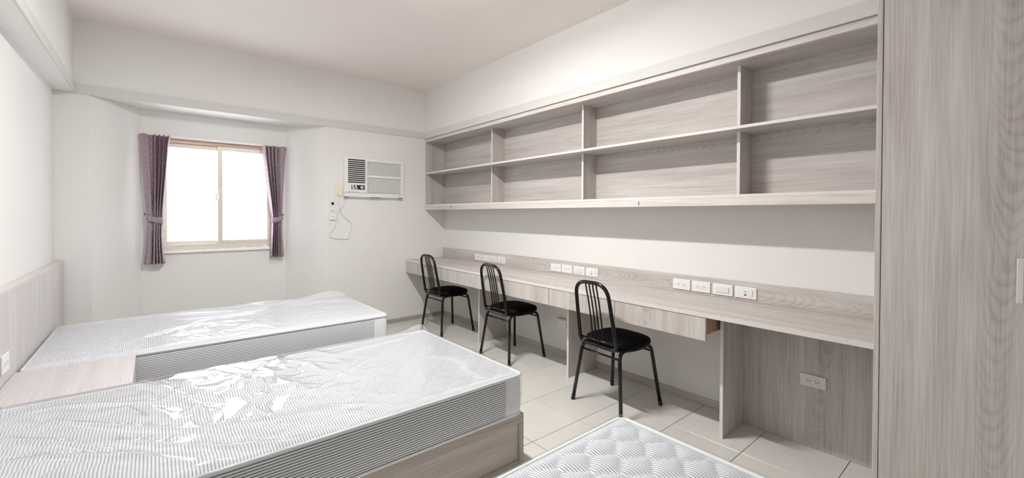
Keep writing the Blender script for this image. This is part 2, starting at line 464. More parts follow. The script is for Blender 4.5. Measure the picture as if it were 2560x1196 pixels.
# ------------------------------------------------------------------ wardrobe
XW, YW = 2.30, .3755
wd = empty('wardrobe', ((XW+W)/2, -.06, 0), label='tall ash-grain wardrobe with slim white bar handle beside the desk', cat='wardrobe')
wz = wood('z', 'y'); wzx = wood('z', 'x')
bx('side_panel', wz, wd, XW, W-.001, YW-.018, YW, .0, ZB-.003)
bx('side_panel', wz, wd, XW, W-.001, -.498, -.48, .0, ZB-.003)
bx('top_panel', wy, wd, XW+.02, W-.001, -.48, YW-.018, ZB-.021, ZB-.003)
bx('plinth', wy, wd, XW+.03, XW+.048, -.48, YW-.018, 0, .06)
bx('back_panel', wz, wd, W-.012, W-.001, -.48, YW-.018, .06, ZB-.021)
for (a, b, hy) in ((-.0595, YW-.0205, -.0085), (-.4775, -.0625, -.111)):
    dr = bx('door', wz, wd, XW, XW+.019, a, b, .062, ZB-.005, bevel=.0012)
    mb = MB().box(XW-.026, XW-.014, hy-.009, hy+.007, .995, 1.149); mb.box(XW-.014, XW, hy-.005, hy+.005, 1.01, 1.022).box(XW-.014, XW, hy-.005, hy+.005, 1.122, 1.134)
    mb.build('handle', M['steel'], dr, bevel=.002, label='slim white bar handle')

# ------------------------------------------------------------------ wall shelf
YS0, YS1 = YW+.002, D-.001
sh = empty('wall_shelf', (XS+.135, (YS0+YS1)/2, 1.352), label='long open wall shelf in ash laminate, two tiers of four bays', cat='shelf')
wyx = wood('y', 'x')
XB = W-.006
bx('back_panel', wy, sh, XB, W-.0005, YS0, YS1, 1.40, 2.226)
bx('side_panel', wzx, sh, XS+.001, XB, YS1-.018, YS1, 1.418, 2.196)
bx('side_panel', wzx, sh, XS+.001, XB, YS0, YS0+.018, 1.418, 2.196)
bt = bx('bottom_board', wyx, sh, XS, XB, YS0, YS1, 1.401, 1.418)
bx('edge_band', M['edge'], bt, XS-.001, XS, YS0, YS1, 1.4012, 1.418, bevel=0)
ms = bx('middle_shelf', wyx, sh, XS, XB, YS0+.018, YS1-.018, 1.799, 1.816)
bx('edge_band', M['edge'], ms, XS-.001, XS, YS0+.018, YS1-.018, 1.799, 1.816, bevel=0)
bx('top_board', wyx, sh, XS+.001, XB, YS0, YS1, 2.196, 2.214)
wyl = wood('y', 'z', (1.2, 1.2, 1.2), 'r')
bx('top_rail', wyl, sh, XS-.002, XS+.02, YS0, YS1, 2.1955, 2.226)
bx('filler_strip', M['trim'], sh, XS+.007, XS+.03, YS0, YS1, 2.2262, ZB-.0005, bevel=0)
bx('bottom_rail', wyl, sh, XS-.004, XS+.02, YS0, YS1, 1.352, 1.4003)
for y in (3.512, 2.29, 1.079):
    for za, zb_ in ((1.418, 1.799), (1.816, 2.196)):
        dv = bx('divider', wzx, sh, 2.72, XB, y-.009, y+.009, za, zb_)
        bx('edge_band', M['edge'], dv, 2.719, 2.72, y-.009, y+.009, za, zb_, bevel=0)
def text_part(body, size, loc, mat, parent, name, rz):
    cu = bpy.data.curves.new(name, 'FONT'); cu.body = body; cu.size = size; cu.align_x = 'CENTER'; cu.extrude = .0004; cu.offset = .0012
    tmp = bpy.data.objects.new(name, cu); COL.objects.link(tmp)
    dg = bpy.context.evaluated_depsgraph_get(); me = bpy.data.meshes.new_from_object(tmp.evaluated_get(dg))
    bpy.data.objects.remove(tmp); me.materials.append(mat)
    o = bpy.data.objects.new(name, me); COL.objects.link(o); o.parent = parent
    o.location = Vector(loc)-root_loc(parent); o.rotation_euler = (math.pi/2, 0, rz)
    return o
text_part('3', .034, (XS-.0045, 4.123, 1.366), M['ink'], sh, 'number_mark', -math.pi/2)['label'] = 'small dark 3 written on the rail'
text_part('1', .040, (XS-.0045, 1.687, 1.362), M['blue'], sh, 'number_mark', -math.pi/2)['label'] = 'blue 1 written on the rail'

# ------------------------------------------------------------------ desk
ZD = .7515
dk = empty('desk', ((XD+W)/2, (YS0+D)/2, 0), label='long built-in ash laminate desk with six shallow drawers along the wall', cat='desk')
dt = bx('desktop', wyx, dk, XD, W-.001, YS0, D-.001, ZD-.025, ZD, bevel=.001)
bx('edge_band', M['edge'], dt, XD-.001, XD, YS0, D-.001, ZD-.024, ZD-.001, bevel=0)
bx('backsplash', wy, dk, W-.02, W-.001, YS0, D-.001, ZD, .875)
for y in (1.073, 2.258, 3.455):
    lgp = bx('leg_panel', wzx, dk, 2.525, W-.011, y, y+.018, .0, ZD-.025)
    bx('edge_band', M['edge'], lgp, 2.524, 2.525, y, y+.018, .0, ZD-.025, bevel=0)
bx('back_panel', wz, dk, 2.815, 2.833, YS0, 1.073, .0, ZD-.025)
sm = [1.092, 1.696, 2.302, 2.905, 3.509, 4.113, 4.722]
for i in range(6):
    a, b = sm[i]+.002, sm[i+1]-.002
    f = bx('drawer', wz, dk, XD+.002, XD+.020, a, b, .596, ZD-.0275, bevel=.001)
    mb = MB()
    ya, yb = a+.022, b-.022
    mb.box(XD+.02, 2.76, ya, ya+.012, .617, .715).box(XD+.02, 2.76, yb-.012, yb, .617, .715)
    mb.box(2.748, 2.76, ya+.012, yb-.012, .617, .715).box(XD+.02, 2.748, ya+.012, yb-.012, .622, .628)
    mb.build('drawer_box', M['mdf'], f, bevel=0, label='raw brown particle board drawer box')

# ------------------------------------------------------------------ outlets (local: +x faces out, +y is the viewer's right)
def plate_base(root, w, h, mat, th=.008):
    return MB().box(0, th, -w/2, w/2, -h/2, h/2).build('plate', mat, root, bevel=.0025, local=True)
def socket_parts(root, mat, dx=.008, spread=.019, ground=True):
    MB().box(dx, dx+.0012, -.036, .036, -.017, .017).build('insert', mat, root, bevel=.0008, seg=1, local=True)
    for cy_ in (-spread, spread):
        mb = MB()
        for z in (-.0065, .0065): mb.box(dx+.0012, dx+.0016, cy_-.009, cy_-.001, z-.0012, z+.0012)
        mb.tube([(dx+.0012, cy_+.0065, 0), (dx+.0017, cy_+.0065, 0)], .0028, 10)
        mb.build('slots', M['dark'], root, local=True, label='dark plug slots')
def outlet(kind, loc, rz, label, group=None, w=.128, h=.072, mat=None):
    mat = mat or M['plastic']
    name = dict(socket='power_outlet', switch='wall_switch', data='data_jack', blank='junction_box')[kind]
    cat = dict(socket='outlet', switch='switch', data='data jack', blank='junction box')[kind]
    r = empty(name, loc, rz, label, cat, group)
    plate_base(r, w, h, mat, .03 if kind == 'blank' else .008)
    if kind == 'socket': socket_parts(r, mat)
    elif kind == 'switch':
        MB().box(.008, .0105, -.044, .044, -.022, .022).build('switch_frame', mat, r, bevel=.001, seg=1, local=True)
        MB().box(.0105, .0135, -.040, .040, -.018, .018).build('rocker', M['plastic2'], r, bevel=.0015, seg=1, local=True, label='pale grey rocker')
    elif kind == 'data':
        MB().box(.008, .0098, -.047, .040, -.026, .026).build('insert', mat, r, bevel=.001, seg=1, local=True)
        MB().box(.0098, .0102, -.007, .007, -.017, -.010).build('jack_opening', M['dark'], r, local=True)
        mb = MB().box(.0098, .0101, -.012, .014, .010, .0115).box(.0098, .0101, -.008, -.002, .003, .0075).box(.0098, .0101, .001, .006, .003, .0075).box(.0098, .0101, -.006, .004, -.004, -.001)
        mb.build('print', M['grey'], r, local=True)
        MB().box(.008, .0092, .043, .045, -.018, .018).build('side_slit', M['grey'], r, local=True)
    else:
        MB().box(.03, .032, -w/2+.006, w/2-.006, -h/2+.006, h/2-.006).build('cover', mat, r, bevel=.001, seg=1, local=True)
    return r
XO = W-.02
rows = [('in the row nearest the window wall', (3.95, 3.807, 3.668, 3.526)), ('in the middle row of the desk upstand', (2.725, 2.588, 2.447, 2.305)), ('in the row nearest the wardrobe', (1.508, 1.37, 1.227, 1.087))]
for where, ys in rows:
    for y, kind, lab in zip(ys, ('socket', 'socket', 'switch', 'data'),
                            ('first white twin socket plate from the window', 'second white twin socket plate from the window', 'white plate with one wide pale rocker', 'white data jack plate with small dark opening')):
        outlet(kind, (XO, y, .807), math.pi, lab+' '+where, 'plates on the desk upstand')
outlet('socket', (2.815, .713, .375), math.pi, 'ivory twin socket on the wooden panel under the desk by the wardrobe', w=.122, h=.067, mat=M['ivory'] if False else M['plastic2'])
outlet('blank', (W, 2.65, .304), math.pi, 'plain white surface box on the wall below the desk drawers', w=.12, h=.072)
outlet('socket', (-.545, 3.02, .588), 0, 'white twin socket plate on the headboard between the beds', w=.12, h=.085)

# ------------------------------------------------------------------ air conditioner
ac = empty('air_conditioner', (1.944, D-.001, 1.485), -math.pi/2, 'white window-type air conditioner set in the wall beside the bay', 'air conditioner')
AW, AH, AD = .692, .44, .06
def ay(f): return (f-.5)*AW
def az(v): return AH*(1-v)
fx = AD                                                        # face plane
mb = MB()
# shell: front frame with openings for the louvre and the intake grilles
lo = (.055, .335, .05, .66); gr = (.368, .962, .085, .875)
mb.box(0, .034, ay(0), ay(1), 0, AH)
for f0, f1, v0, v1 in ((0, lo[0], 0, .89), (lo[1], gr[0], 0, .89), (gr[1], 1, 0, .89), (lo[0], lo[1], 0, lo[2]), (gr[0], gr[1], 0, gr[2]), (lo[0], lo[1], lo[3], .89), (gr[0], gr[1], gr[3], .89)):
    mb.box(.034, fx-.004, ay(f0), ay(f1), az(v1), az(v0))
mb.build('housing', M['plastic'], ac, bevel=.003, seg=1, local=True)
MB().box(.034, fx-.001, ay(.004), ay(.996), az(.995), az(.895)).build('lower_strip', M['plastic'], ac, bevel=.006, local=True)
MB().box(.034, .0355, ay(lo[0]), ay(lo[1]), az(lo[3]), az(lo[2])).build('louvre_recess', M['dark'], ac, local=True, label='black recess')
nsl = 12
for k in range(nsl):
    v = lo[2]+(lo[3]-lo[2])*(k+.78)/nsl
    zc = az(v)
    mbs = MB().prism([(.038, zc+.002), (.056, zc-.006), (.056, zc-.0005), (.040, zc+.0065)], ay(lo[0])+.001, ay(lo[1])-.001, 'y')
    mbs.build('louvre_slat', M['plastic'], ac, local=True)
for v0, v1 in ((gr[2]+.005, .425), (.492, gr[3]-.008)):
    mb = MB().box(.034, .040, ay(gr[0]+.008), ay(gr[1]-.012), az(v1), az(v0))
    n = 22
    for k in range(n):
        zc = az(v1)+(az(v0)-az(v1))*(k+.5)/n
        mb.box(.040, .0455, ay(gr[0]+.008), ay(gr[1]-.012), zc-.0016, zc+.0016)
    mb.build('intake_grille', M['plastic2'], ac, local=True, label='light grey ribbed intake grille')
MB().box(.034, fx-.002, ay(gr[0]), ay(gr[1]), az(.49), az(.428)).build('grille_bar', M['plastic'], ac, bevel=.004, local=True)
sx = fx-.0035
st = MB().box(sx-.0004, sx, ay(.105), ay(.32), az(.81), az(.695)).build('control_sticker', M['dark'], ac, local=True, label='black sticker with white emblems')
MB().tube([(sx, ay(.275), az(.752)), (sx+.0005, ay(.275), az(.752))], .017, 20).build('round_emblem', M['plastic'], st, local=True)
for a, b_, c, d in ((.115, .145, .70, .745), (.12, .15, .755, .80), (.165, .19, .70, .745), (.155, .205, .752, .765), (.155, .205, .785, .80)):
    MB().box(sx, sx+.0005, ay(a), ay(b_), az(d), az(c)).build('emblem', M['plastic'], st, local=True)
mb = MB()
for k in range(-2, 3): mb.box(sx+.0005, sx+.0008, ay(.275)-.010+.0015*k, ay(.275)+.010+.0015*k, az(.752)+.0062*k-.0011, az(.752)+.0062*k+.0011)
mb.build('emblem_bars', M['dark'], st, local=True)
mb = MB()
for k in range(5): mb.box(fx-.001, fx-.0006, ay(.905)+k*.0075, ay(.905)+k*.0075+.006, az(.955), az(.935))
mb.build('name_print', M['grey'], ac, local=True)
for a, b_ in ((.005, .055), (.44, .49), (.52, .58), (.92, .985)): MB().box(.02, fx-.004, ay(a), ay(b_), -.003, 0).build('drain_gap', M['dark'], ac, local=True)
mb = MB().box(sx-.0004, sx, ay(.06), ay(.24), az(.875), az(.865)); mb.build('print_line', M['grey'], ac, local=True)
# socket, plug and lead
so = empty('power_outlet', (1.556, D, 1.548), -math.pi/2, 'yellowed ivory socket beside the air conditioner with a plug in it', 'outlet')
plate_base(so, .078, .118, M['ivory'])
MB().box(.008, .0095, -.018, .018, -.034, .034).build('insert', M['ivory'], so, bevel=.001, seg=1, local=True)
pts = [(285, 282), (277, 350), (275, 440), (287, 500), (310, 580), (350, 660), (430, 735), (490, 790), (512, 840), (495, 920), (472, 1010), (462, 1080), (420, 1102), (300, 1103), (190, 1092), (115, 1068), (98, 1030), (118, 975), (190, 895), (225, 790), (240, 680), (262, 590), (310, 530), (360, 470), (374, 400), (378, 330), (384, 268)]
def smooth_path(P, n=6):
    out = []
    for i in range(len(P)-1):
        p0, p1, p2, p3 = P[max(i-1, 0)], P[i], P[i+1], P[min(i+2, len(P)-1)]
        for k in range(n):
            t = k/n
            out.append(.5*((2*p1)+(p2-p0)*t+(2*p0-5*p1+4*p2-p3)*t*t+(3*p1-p0-3*p2+p3)*t**3))
    out.append(P[-1]); return out
wp = []
for i, (a, b_) in enumerate(pts):
    q = un(810+a/7.475, 450+b_/7.475, Y=D-.01)
    dep = .016 if i in (0, 1) else .009
    if 20 <= i <= 23: dep = .016
    if i == len(pts)-1: dep = .03
    wp.append(Vector((q.x-1.944, -(dep), q.z-1.485)))
# into the unit's local frame: local x = -world y, local y = world x
loc_path = [Vector((-p.y, p.x, p.z)) for p in smooth_path(wp)]
lead = MB().tube(loc_path, .0042, 8).build('power_lead', M['plastic2'], ac, smooth=True, local=True, label='thin white power lead looping down the wall')
q = loc_path[0]
MB().prism([(.0095, q.z-.002), (.026, q.z-.002), (.028, q.z+.03), (.0095, q.z+.036)], q.y-.011, q.y+.011, 'y').build('plug', M['plastic'], lead, bevel=.003, local=True)

# remote control in its wall holder
rh = empty('remote_holder', (1.481, D, 1.235), -math.pi/2, 'small white wall holder for the remote under the ivory socket', 'holder')
mb = MB().box(0, .004, -.031, .031, 0, .085).box(.004, .026, -.031, -.028, 0, .07).box(.004, .026, .028, .031, 0, .07).box(.004, .026, -.028, .028, 0, .004).box(.0235, .026, -.028, .028, .004, .066)
mb.build('cradle', M['plastic'], rh, bevel=.001, seg=1, local=True)
MB().box(.026, .0265, -.010, .012, .03, .036).build('print', M['grey'], rh, local=True)
rc = empty('remote_control', (1.481, D, 1.239), -math.pi/2, 'slim white remote with black display standing in the wall holder', 'remote')
MB().box(.005, .0225, -.0245, .0245, .0005, .195).build('body', M['plastic'], rc, bevel=.003, local=True)
MB().box(.0225, .0229, -.014, .014, .155, .185).build('display', M['dark'], rc, local=True, label='black display')
for a, b_, c, d in [(-.014, .012, .136, .139), (-.008, .010, .098, .106)]+[(-.017+k*.009, -.011+k*.009, .078, .086) for k in range(4)]:
    MB().box(.0225, .0229, a, b_, c, d).build('button', M['grey'], rc, local=True)

# ------------------------------------------------------------------ headboard and bedside box
hb = empty('headboard', (-.57, 2.2, 0), label='long ash laminate headboard panel along the cream wall', cat='headboard')
hw = wood('z', 'y', (1.06, 1.08, 1.13), 'h', .5)
bx('board', hw, hb, XL+.001, -.545, -.30, 4.712, 0, .905, bevel=.001)
bx('top_cap', wood('y', 'x', (1.12, 1.14, 1.17), 'c', .5), hb, XL+.001, -.543, -.302, 4.714, .905, .925, bevel=.001)
bb = empty('bedside_box', (-.31, 2.93, 0), label='low closed ash laminate box between two bed heads', cat='bedside box')
bw = wood('y', 'x', (1.02, 1.05, 1.10), 'b', .5)
bx('top_panel', bw, bb, -.5425, -.083, 2.668, 3.204, .472, .49)
bx('front_panel', wood('z', 'y'), bb, -.103, -.085, 2.670, 3.202, 0, .472)
bx('side_panel', wzx, bb, -.5425, -.103, 2.670, 2.688, 0, .472)
bx('side_panel', wzx, bb, -.5425, -.103, 3.184, 3.202, 0, .472)

# ------------------------------------------------------------------ numpy noise for cloth and film
def vnoise(x, y, seed=0):
    xi, yi = np.floor(x), np.floor(y); xf, yf = x-xi, y-yi
    def h(a, b): 
        q = np.sin(a*127.1+b*311.7+seed*74.7)*43758.5453
        return q-np.floor(q)
    sx_, sy_ = xf*xf*(3-2*xf), yf*yf*(3-2*yf)
    return (h(xi, yi)*(1-sx_)+h(xi+1, yi)*sx_)*(1-sy_)+(h(xi, yi+1)*(1-sx_)+h(xi+1, yi+1)*sx_)*sy_
def ridged(x, y, seed): return 1-np.abs(2*vnoise(x, y, seed)-1)
def polyd(X, Y, pts):
    d = np.full(X.shape, 9.)
    tt = np.zeros(X.shape)
    n = len(pts)-1
    for i in range(n):
        (x0, y0_), (x1, y1_) = pts[i], pts[i+1]
        L2 = (x1-x0)**2+(y1_-y0_)**2
        t = np.clip(((X-x0)*(x1-x0)+(Y-y0_)*(y1_-y0_))/L2, 0, 1)
        e = np.hypot(X-(x0+t*(x1-x0)), Y-(y0_+t*(y1_-y0_)))
        k = e < d; d = np.where(k, e, d); tt = np.where(k, (i+t)/n, tt)
    return d, tt

# ------------------------------------------------------------------ beds
MX0, MX1 = -.532, 1.445
BZ, MZ = .28, .49
def rrect(x0, x1, y0_, y1_, r, n=8):
    P = []
    for cx_, cy_, a0 in ((x1-r, y0_+r, -90), (x1-r, y1_-r, 0), (x0+r, y1_-r, 90), (x0+r, y0_+r, 180)):
        for k in range(n+1):
            a = math.radians(a0+90*k/n); P.append((cx_+r*math.cos(a), cy_+r*math.sin(a)))
    return P
def bed_base(y0_, y1_, label):
    r = empty('bed_base', ((MX0+MX1)/2, (y0_+y1_)/2, 0), label=label, cat='bed base', group='three matching bed bases')
    wxz = wood('x', 'z', (.80, .79, .77), 'f'); wzz = wood('z', 'x', (.80, .79, .77), 'f'); wzy = wood('z', 'y', (.80, .79, .77), 'f')
    x0, x1 = -.541, 1.452
    for ya, yb, yp in ((y0_, y0_+.025, y0_+.010), (y1_-.025, y1_, y1_-.022)):
        bx('top_rail', wxz, r, x0, x1, ya, yb, BZ-.047, BZ-.001)
        bx('bottom_rail', wxz, r, x0+.03, x1-.03, ya, yb, .0, .045)
        for xa in (x0, x1-.03): bx('stile', wzz, r, xa, xa+.03, ya, yb, 0, BZ-.047)
        bx('side_panel', wood('x', 'z', (.97, .96, .95), 's'), r, x0+.03, x1-.03, yp, yp+.012, .045, BZ-.047, bevel=0)
    bx('foot_panel', wzy, r, x1-.02, x1-.002, y0_+.025, y1_-.025, 0, BZ-.003)
    bx('slat_board', wood('x', 'y'), r, x0, x1-.02, y0_+.025, y1_-.025, BZ-.02, BZ-.003)
    return r
def quilt(X, Y):
    # hexagonal stitched cells: crease distance of a stretched two-lattice Voronoi
    P, S = .14, 1.22
    X = X+.006*(vnoise(X*14, Y*14, 51)-.5); Y = Y+.006*(vnoise(X*14+7, Y*14, 52)-.5)
    d1 = np.full(X.shape, 9.); d2 = np.full(X.shape, 9.)
    for ox, oy in ((0, 0), (P/2, P/2)):
        ci = np.round((X-ox)/P); cj = np.round((Y-oy)/P)
        for di in (-1, 0, 1):
            for dj in (-1, 0, 1):
                d = np.hypot(X-ox-(ci+di)*P, (Y-oy-(cj+dj)*P)*S)
                d2 = np.minimum(d2, np.maximum(d, d1)); d1 = np.minimum(d1, d)
    t = np.clip((d2-d1)/.075, 0, 1)
    return np.sqrt(t)*.55+(1-(1-t)**2)*.45
def mattress(y0_, y1_, label, film, folds, crinkle, seed, bulge=()):
    r = empty('mattress', ((MX0+MX1)/2, (y0_+y1_)/2, BZ), label=label, cat='mattress', group='striped single mattresses')
    R = .035; ins = .004
    # side band
    loop = rrect(MX0, MX1, y0_, y1_, R, 8)
    xs = 1.332                                      # ticking ends, white end cloth starts
    dense = []
    for i in range(len(loop)):
        a, b = Vector(loop[i]), Vector(loop[(i+1) % len(loop)])
        n = max(1, int((b-a).length/.05))
        for k in range(n): dense.append(a+(b-a)*k/n)
    # insert exact cut points
    cyc = (y0_+y1_)/2; cxc = (MX0+MX1)/2
    prof = [(-.002, 0), (.003, .02), (.006, .06), (.006, .12), (.003, .175), (-.003, .196)]
    def band(points, closed):
        P = []
        m_ = len(points)
        for i, p in enumerate(points):
            if closed: t = points[(i+1) % m_]-points[i-1]
            else: t = points[min(i+1, m_-1)]-points[max(i-1, 0)]
            nrm = Vector((t.y, -t.x)).normalized()
            P.append([(p.x+nrm.x*(o-.004), p.y+nrm.y*(o-.004), BZ+z) for o, z in prof])
        if closed: P.append(P[0])
        return P
    mid = [p for p in dense if p.x > xs]
    foot = [Vector((xs, y0_))]+[p for p in dense if p.x > xs]+[Vector((xs, y1_))]
    # dense starts on the near foot corner, so reorder the rest to run from far side to near side
    rest = [Vector((xs, y1_))]+[p for p in dense if p.x <= xs]+[Vector((xs, y0_))]
    # foot points: dense begins at near-foot corner arc; the last near-side points beyond xs come at its end
    k0 = [i for i, p in enumerate(dense) if p.x > xs]
    head_part = [dense[i] for i in k0 if i < len(dense)/2]; tail_part = [dense[i] for i in k0 if i >= len(dense)/2]
    foot = [Vector((xs, y0_))]+tail_part+head_part+[Vector((xs, y1_))]
    MB().grid(band(rest, False)).build('side_band', M['tick_side'], r, smooth=True, label='grey and white pinstriped side')
    MB().grid(band(foot, False)).build('end_cloth', M['foam'], r, smooth=True, label='plain white end cloth')
    # piping
    for z in (BZ+.006, BZ+.199):
        lp = rrect(MX0+.002, MX1-.002, y0_+.002, y1_-.002, R, 8)
        MB().tube([(a, b, z) for a, b in lp], .0065, 8, closed=True).build('piping', M['white_cloth'], r, smooth=True)
    MB().prism(rrect(MX0+.006, MX1-.006, y0_+.006, y1_-.006, R), BZ, BZ+.004).build('underside', M['white_cloth'], r)
    # quilted top
    st = .007
    nx, ny = int((MX1-MX0)/st), int((y1_-y0_)/st)
    U, V = np.meshgrid(np.linspace(0, 1, nx+1), np.linspace(0, 1, ny+1), indexing='ij')
    # square -> rounded rectangle: clamp the corner points on to the arc
    def shape(inset, rad):
        X = MX0+inset+(MX1-MX0-2*inset)*U; Y = y0_+inset+(y1_-y0_-2*inset)*V
        for cx_, sx_ in ((MX0+inset+rad, -1), (MX1-inset-rad, 1)):
            for cy_, sy_ in ((y0_+inset+rad, -1), (y1_-inset-rad, 1)):
                dx, dy = (X-cx_)*sx_, (Y-cy_)*sy_
                k = (dx > 0) & (dy > 0)
                mxx = np.maximum(dx, dy); hyp = np.hypot(dx, dy)+1e-9
                sc = mxx/hyp
                X = np.where(k, cx_+sx_*dx*sc, X); Y = np.where(k, cy_+sy_*dy*sc, Y)
        return X, Y
    X, Y = shape(.004, R-.004)
    ed = np.minimum.reduce([X-MX0, MX1-X, Y-y0_, y1_-Y])
    e = np.clip(ed/.05, 0, 1); dome = np.sqrt(np.clip(1-(1-e)**2, 0, 1))
    q = quilt(X, Y)
    Z = BZ+.196+.008*dome+.012*q*np.clip((ed-.012)/.04, 0, 1)
    MB().grid(np.stack([X, Y, Z], -1)).build('quilted_top', M['tick_top'], r, smooth=True, label='quilted striped top panel')
    # plastic film: top sheet with folds, rounding over the edges and down the sides
    Xf, Yf = shape(-.004, R)
    ed = np.minimum.reduce([Xf-MX0, MX1-Xf, Yf-y0_, y1_-Yf])+.004
    core = np.clip(ed/.03, 0, 1)
    Zf = BZ+.203+.018*np.sqrt(np.clip(1-(1-core)**2, 0, 1))
    cr = np.zeros_like(Xf)
    for (cx_, cy_, rx, ry, amp, sc) in crinkle:
        g = np.exp(-(((Xf-cx_)/rx)**2+((Yf-cy_)/ry)**2))
        n1 = ridged(Xf*sc+2*vnoise(Xf*4, Yf*4, seed), Yf*sc*.7+2*vnoise(Xf*5+9, Yf*5, seed+1), seed+2)**3
        n2 = ridged(Xf*sc*2.1+Yf*sc*.8, Yf*sc*1.6-Xf*sc*.5, seed+3)**3
        cr += g*amp*(n1+.45*n2)
    fo = np.zeros_like(Xf)
    for pts_, amp, wd_ in folds:
        d, tt = polyd(Xf, Yf, pts_)
        taper = np.clip(np.minimum(tt, 1-tt)*5, .12, 1)
        wv = wd_*(.7+.6*vnoise(Xf*3, Yf*3, seed+5))
        fo += amp*taper*np.exp(-(d/wv)**2)
    for (cx_, cy_, rx, ry, amp) in bulge:
        fo += amp*np.exp(-(((Xf-cx_)/rx)**2+((Yf-cy_)/ry)**2))
    Zf = Zf+core*(cr+.003*vnoise(Xf*5, Yf*5, seed+8))+fo*np.clip(ed/.012+.55, 0, 1)
    MB().grid(np.stack([Xf, Yf, Zf], -1)).build('plastic_wrap', film, r, smooth=True, label='clear crinkled plastic wrapping over the top')
    # skirts hanging from the sheet's rim
    def skirt(line, nx_, ny_):
        P = []
        for i, p in enumerate(line):
            w1 = .004*vnoise(np.array(i*.21+seed), np.array(3.3), 1)
            P.append([tuple(p), (p[0]+nx_*(.006+w1), p[1]+ny_*(.006+w1), min(p[2]-.02, BZ+.17)), (p[0]+nx_*(.008-w1), p[1]+ny_*(.008-w1), BZ+.10), (p[0]+nx_*.004, p[1]+ny_*.004, BZ+.035)])
        MB().grid(P).build('wrap_side', M['film_side'], r, smooth=True, label='clear plastic wrapping down the side')
    G = np.stack([Xf, Yf, Zf], -1)
    skirt(G[:, 0], 0, -1); skirt(G[:, -1], 0, 1); skirt(G[-1, :], 1, 0)
    return r
def px(lst, z=.50): return [(un(a, b, Z=z).x, un(a, b, Z=z).y) for a, b in lst]

B1, B2, B3 = (3.222, 4.290), (1.600, 2.648), (-.035, 1.010)
bed_base(*B1, 'ash bed base by the window bay, mostly hidden by the other bed')
bed_base(*B2, 'ash bed base with framed side panel under the wrinkled wrapped mattress')
bed_base(*B3, 'ash bed base under the tightly wrapped mattress beside the wardrobe')
f2 = [
    (px([(0, 1158), (220, 1148), (420, 1158)]), 0.0189, 0.0085),
    (px([(0, 1098), (180, 1118), (330, 1150), (480, 1160)]), 0.0162, 0.0085),
    (px([(130, 1055), (320, 1080), (480, 1084), (640, 1060), (820, 1025), (930, 1010)]), 0.0216, 0.0102),
    (px([(0, 1044), (160, 1020), (360, 1012), (520, 1018)]), 0.0135, 0.0085),
    (px([(270, 1110), (400, 1124), (560, 1128), (760, 1100)]), 0.0203, 0.0102),
    (px([(560, 1075), (640, 1010), (740, 965)]), 0.0216, 0.0119),
    (px([(640, 1070), (760, 1000), (880, 930), (960, 880)]), 0.0135, 0.0085),
    (px([(330, 960), (420, 985), (500, 1030), (530, 1075)]), 0.0216, 0.0136),
    (px([(430, 955), (500, 990), (560, 1010)]), 0.0189, 0.0119),
    (px([(640, 945), (670, 985), (640, 1020)]), 0.0189, 0.0102),
    (px([(800, 900), (1000, 850), (1055, 824)]), 0.0081, 0.0102),
    (px([(700, 1110), (860, 1068), (1050, 1010)]), 0.0135, 0.0102),
    (px([(480, 1175), (640, 1140), (860, 1075)]), 0.0135, 0.0102),
]
mattress(*B2, 'wrinkled clear-wrapped striped mattress on the bed base between two others', M['film'], f2,
         [(.42, 2.26, .40, .36, .020, 6.5), (-.1, 1.95, .5, .35, .006, 4)], 3,
         bulge=((1.40, 2.63, .085, .05, .032),))
f1 = [
    (px([(300, 860), (480, 815), (640, 800)]), .008, .02),
    (px([(420, 800), (560, 790), (800, 745)]), .02, .03),
    (px([(160, 815), (420, 790), (620, 775)]), .012, .03),
    (px([(700, 770), (800, 757), (880, 752)]), .02, .03),
    (px([(340, 850), (520, 800), (700, 775)]), .009, .02),
]
mattress(*B1, 'plastic-wrapped mattress nearest the window, film lifted at the far foot corner', M['film_soft'], f1,
         [(.35, 3.5, .4, .3, .008, 8), (.9, 3.9, .5, .4, .008, 4)], 17,
         bulge=((1.30, 4.25, .18, .07, .05), (.75, 4.26, .16, .06, .02), (.2, 4.26, .3, .06, .012)))
mattress(*B3, 'tautly wrapped quilted mattress showing clear scalloped stitching, beside the wardrobe', M['film_taut'], [], [(.9, .5, .8, .6, .003, 4)], 29)

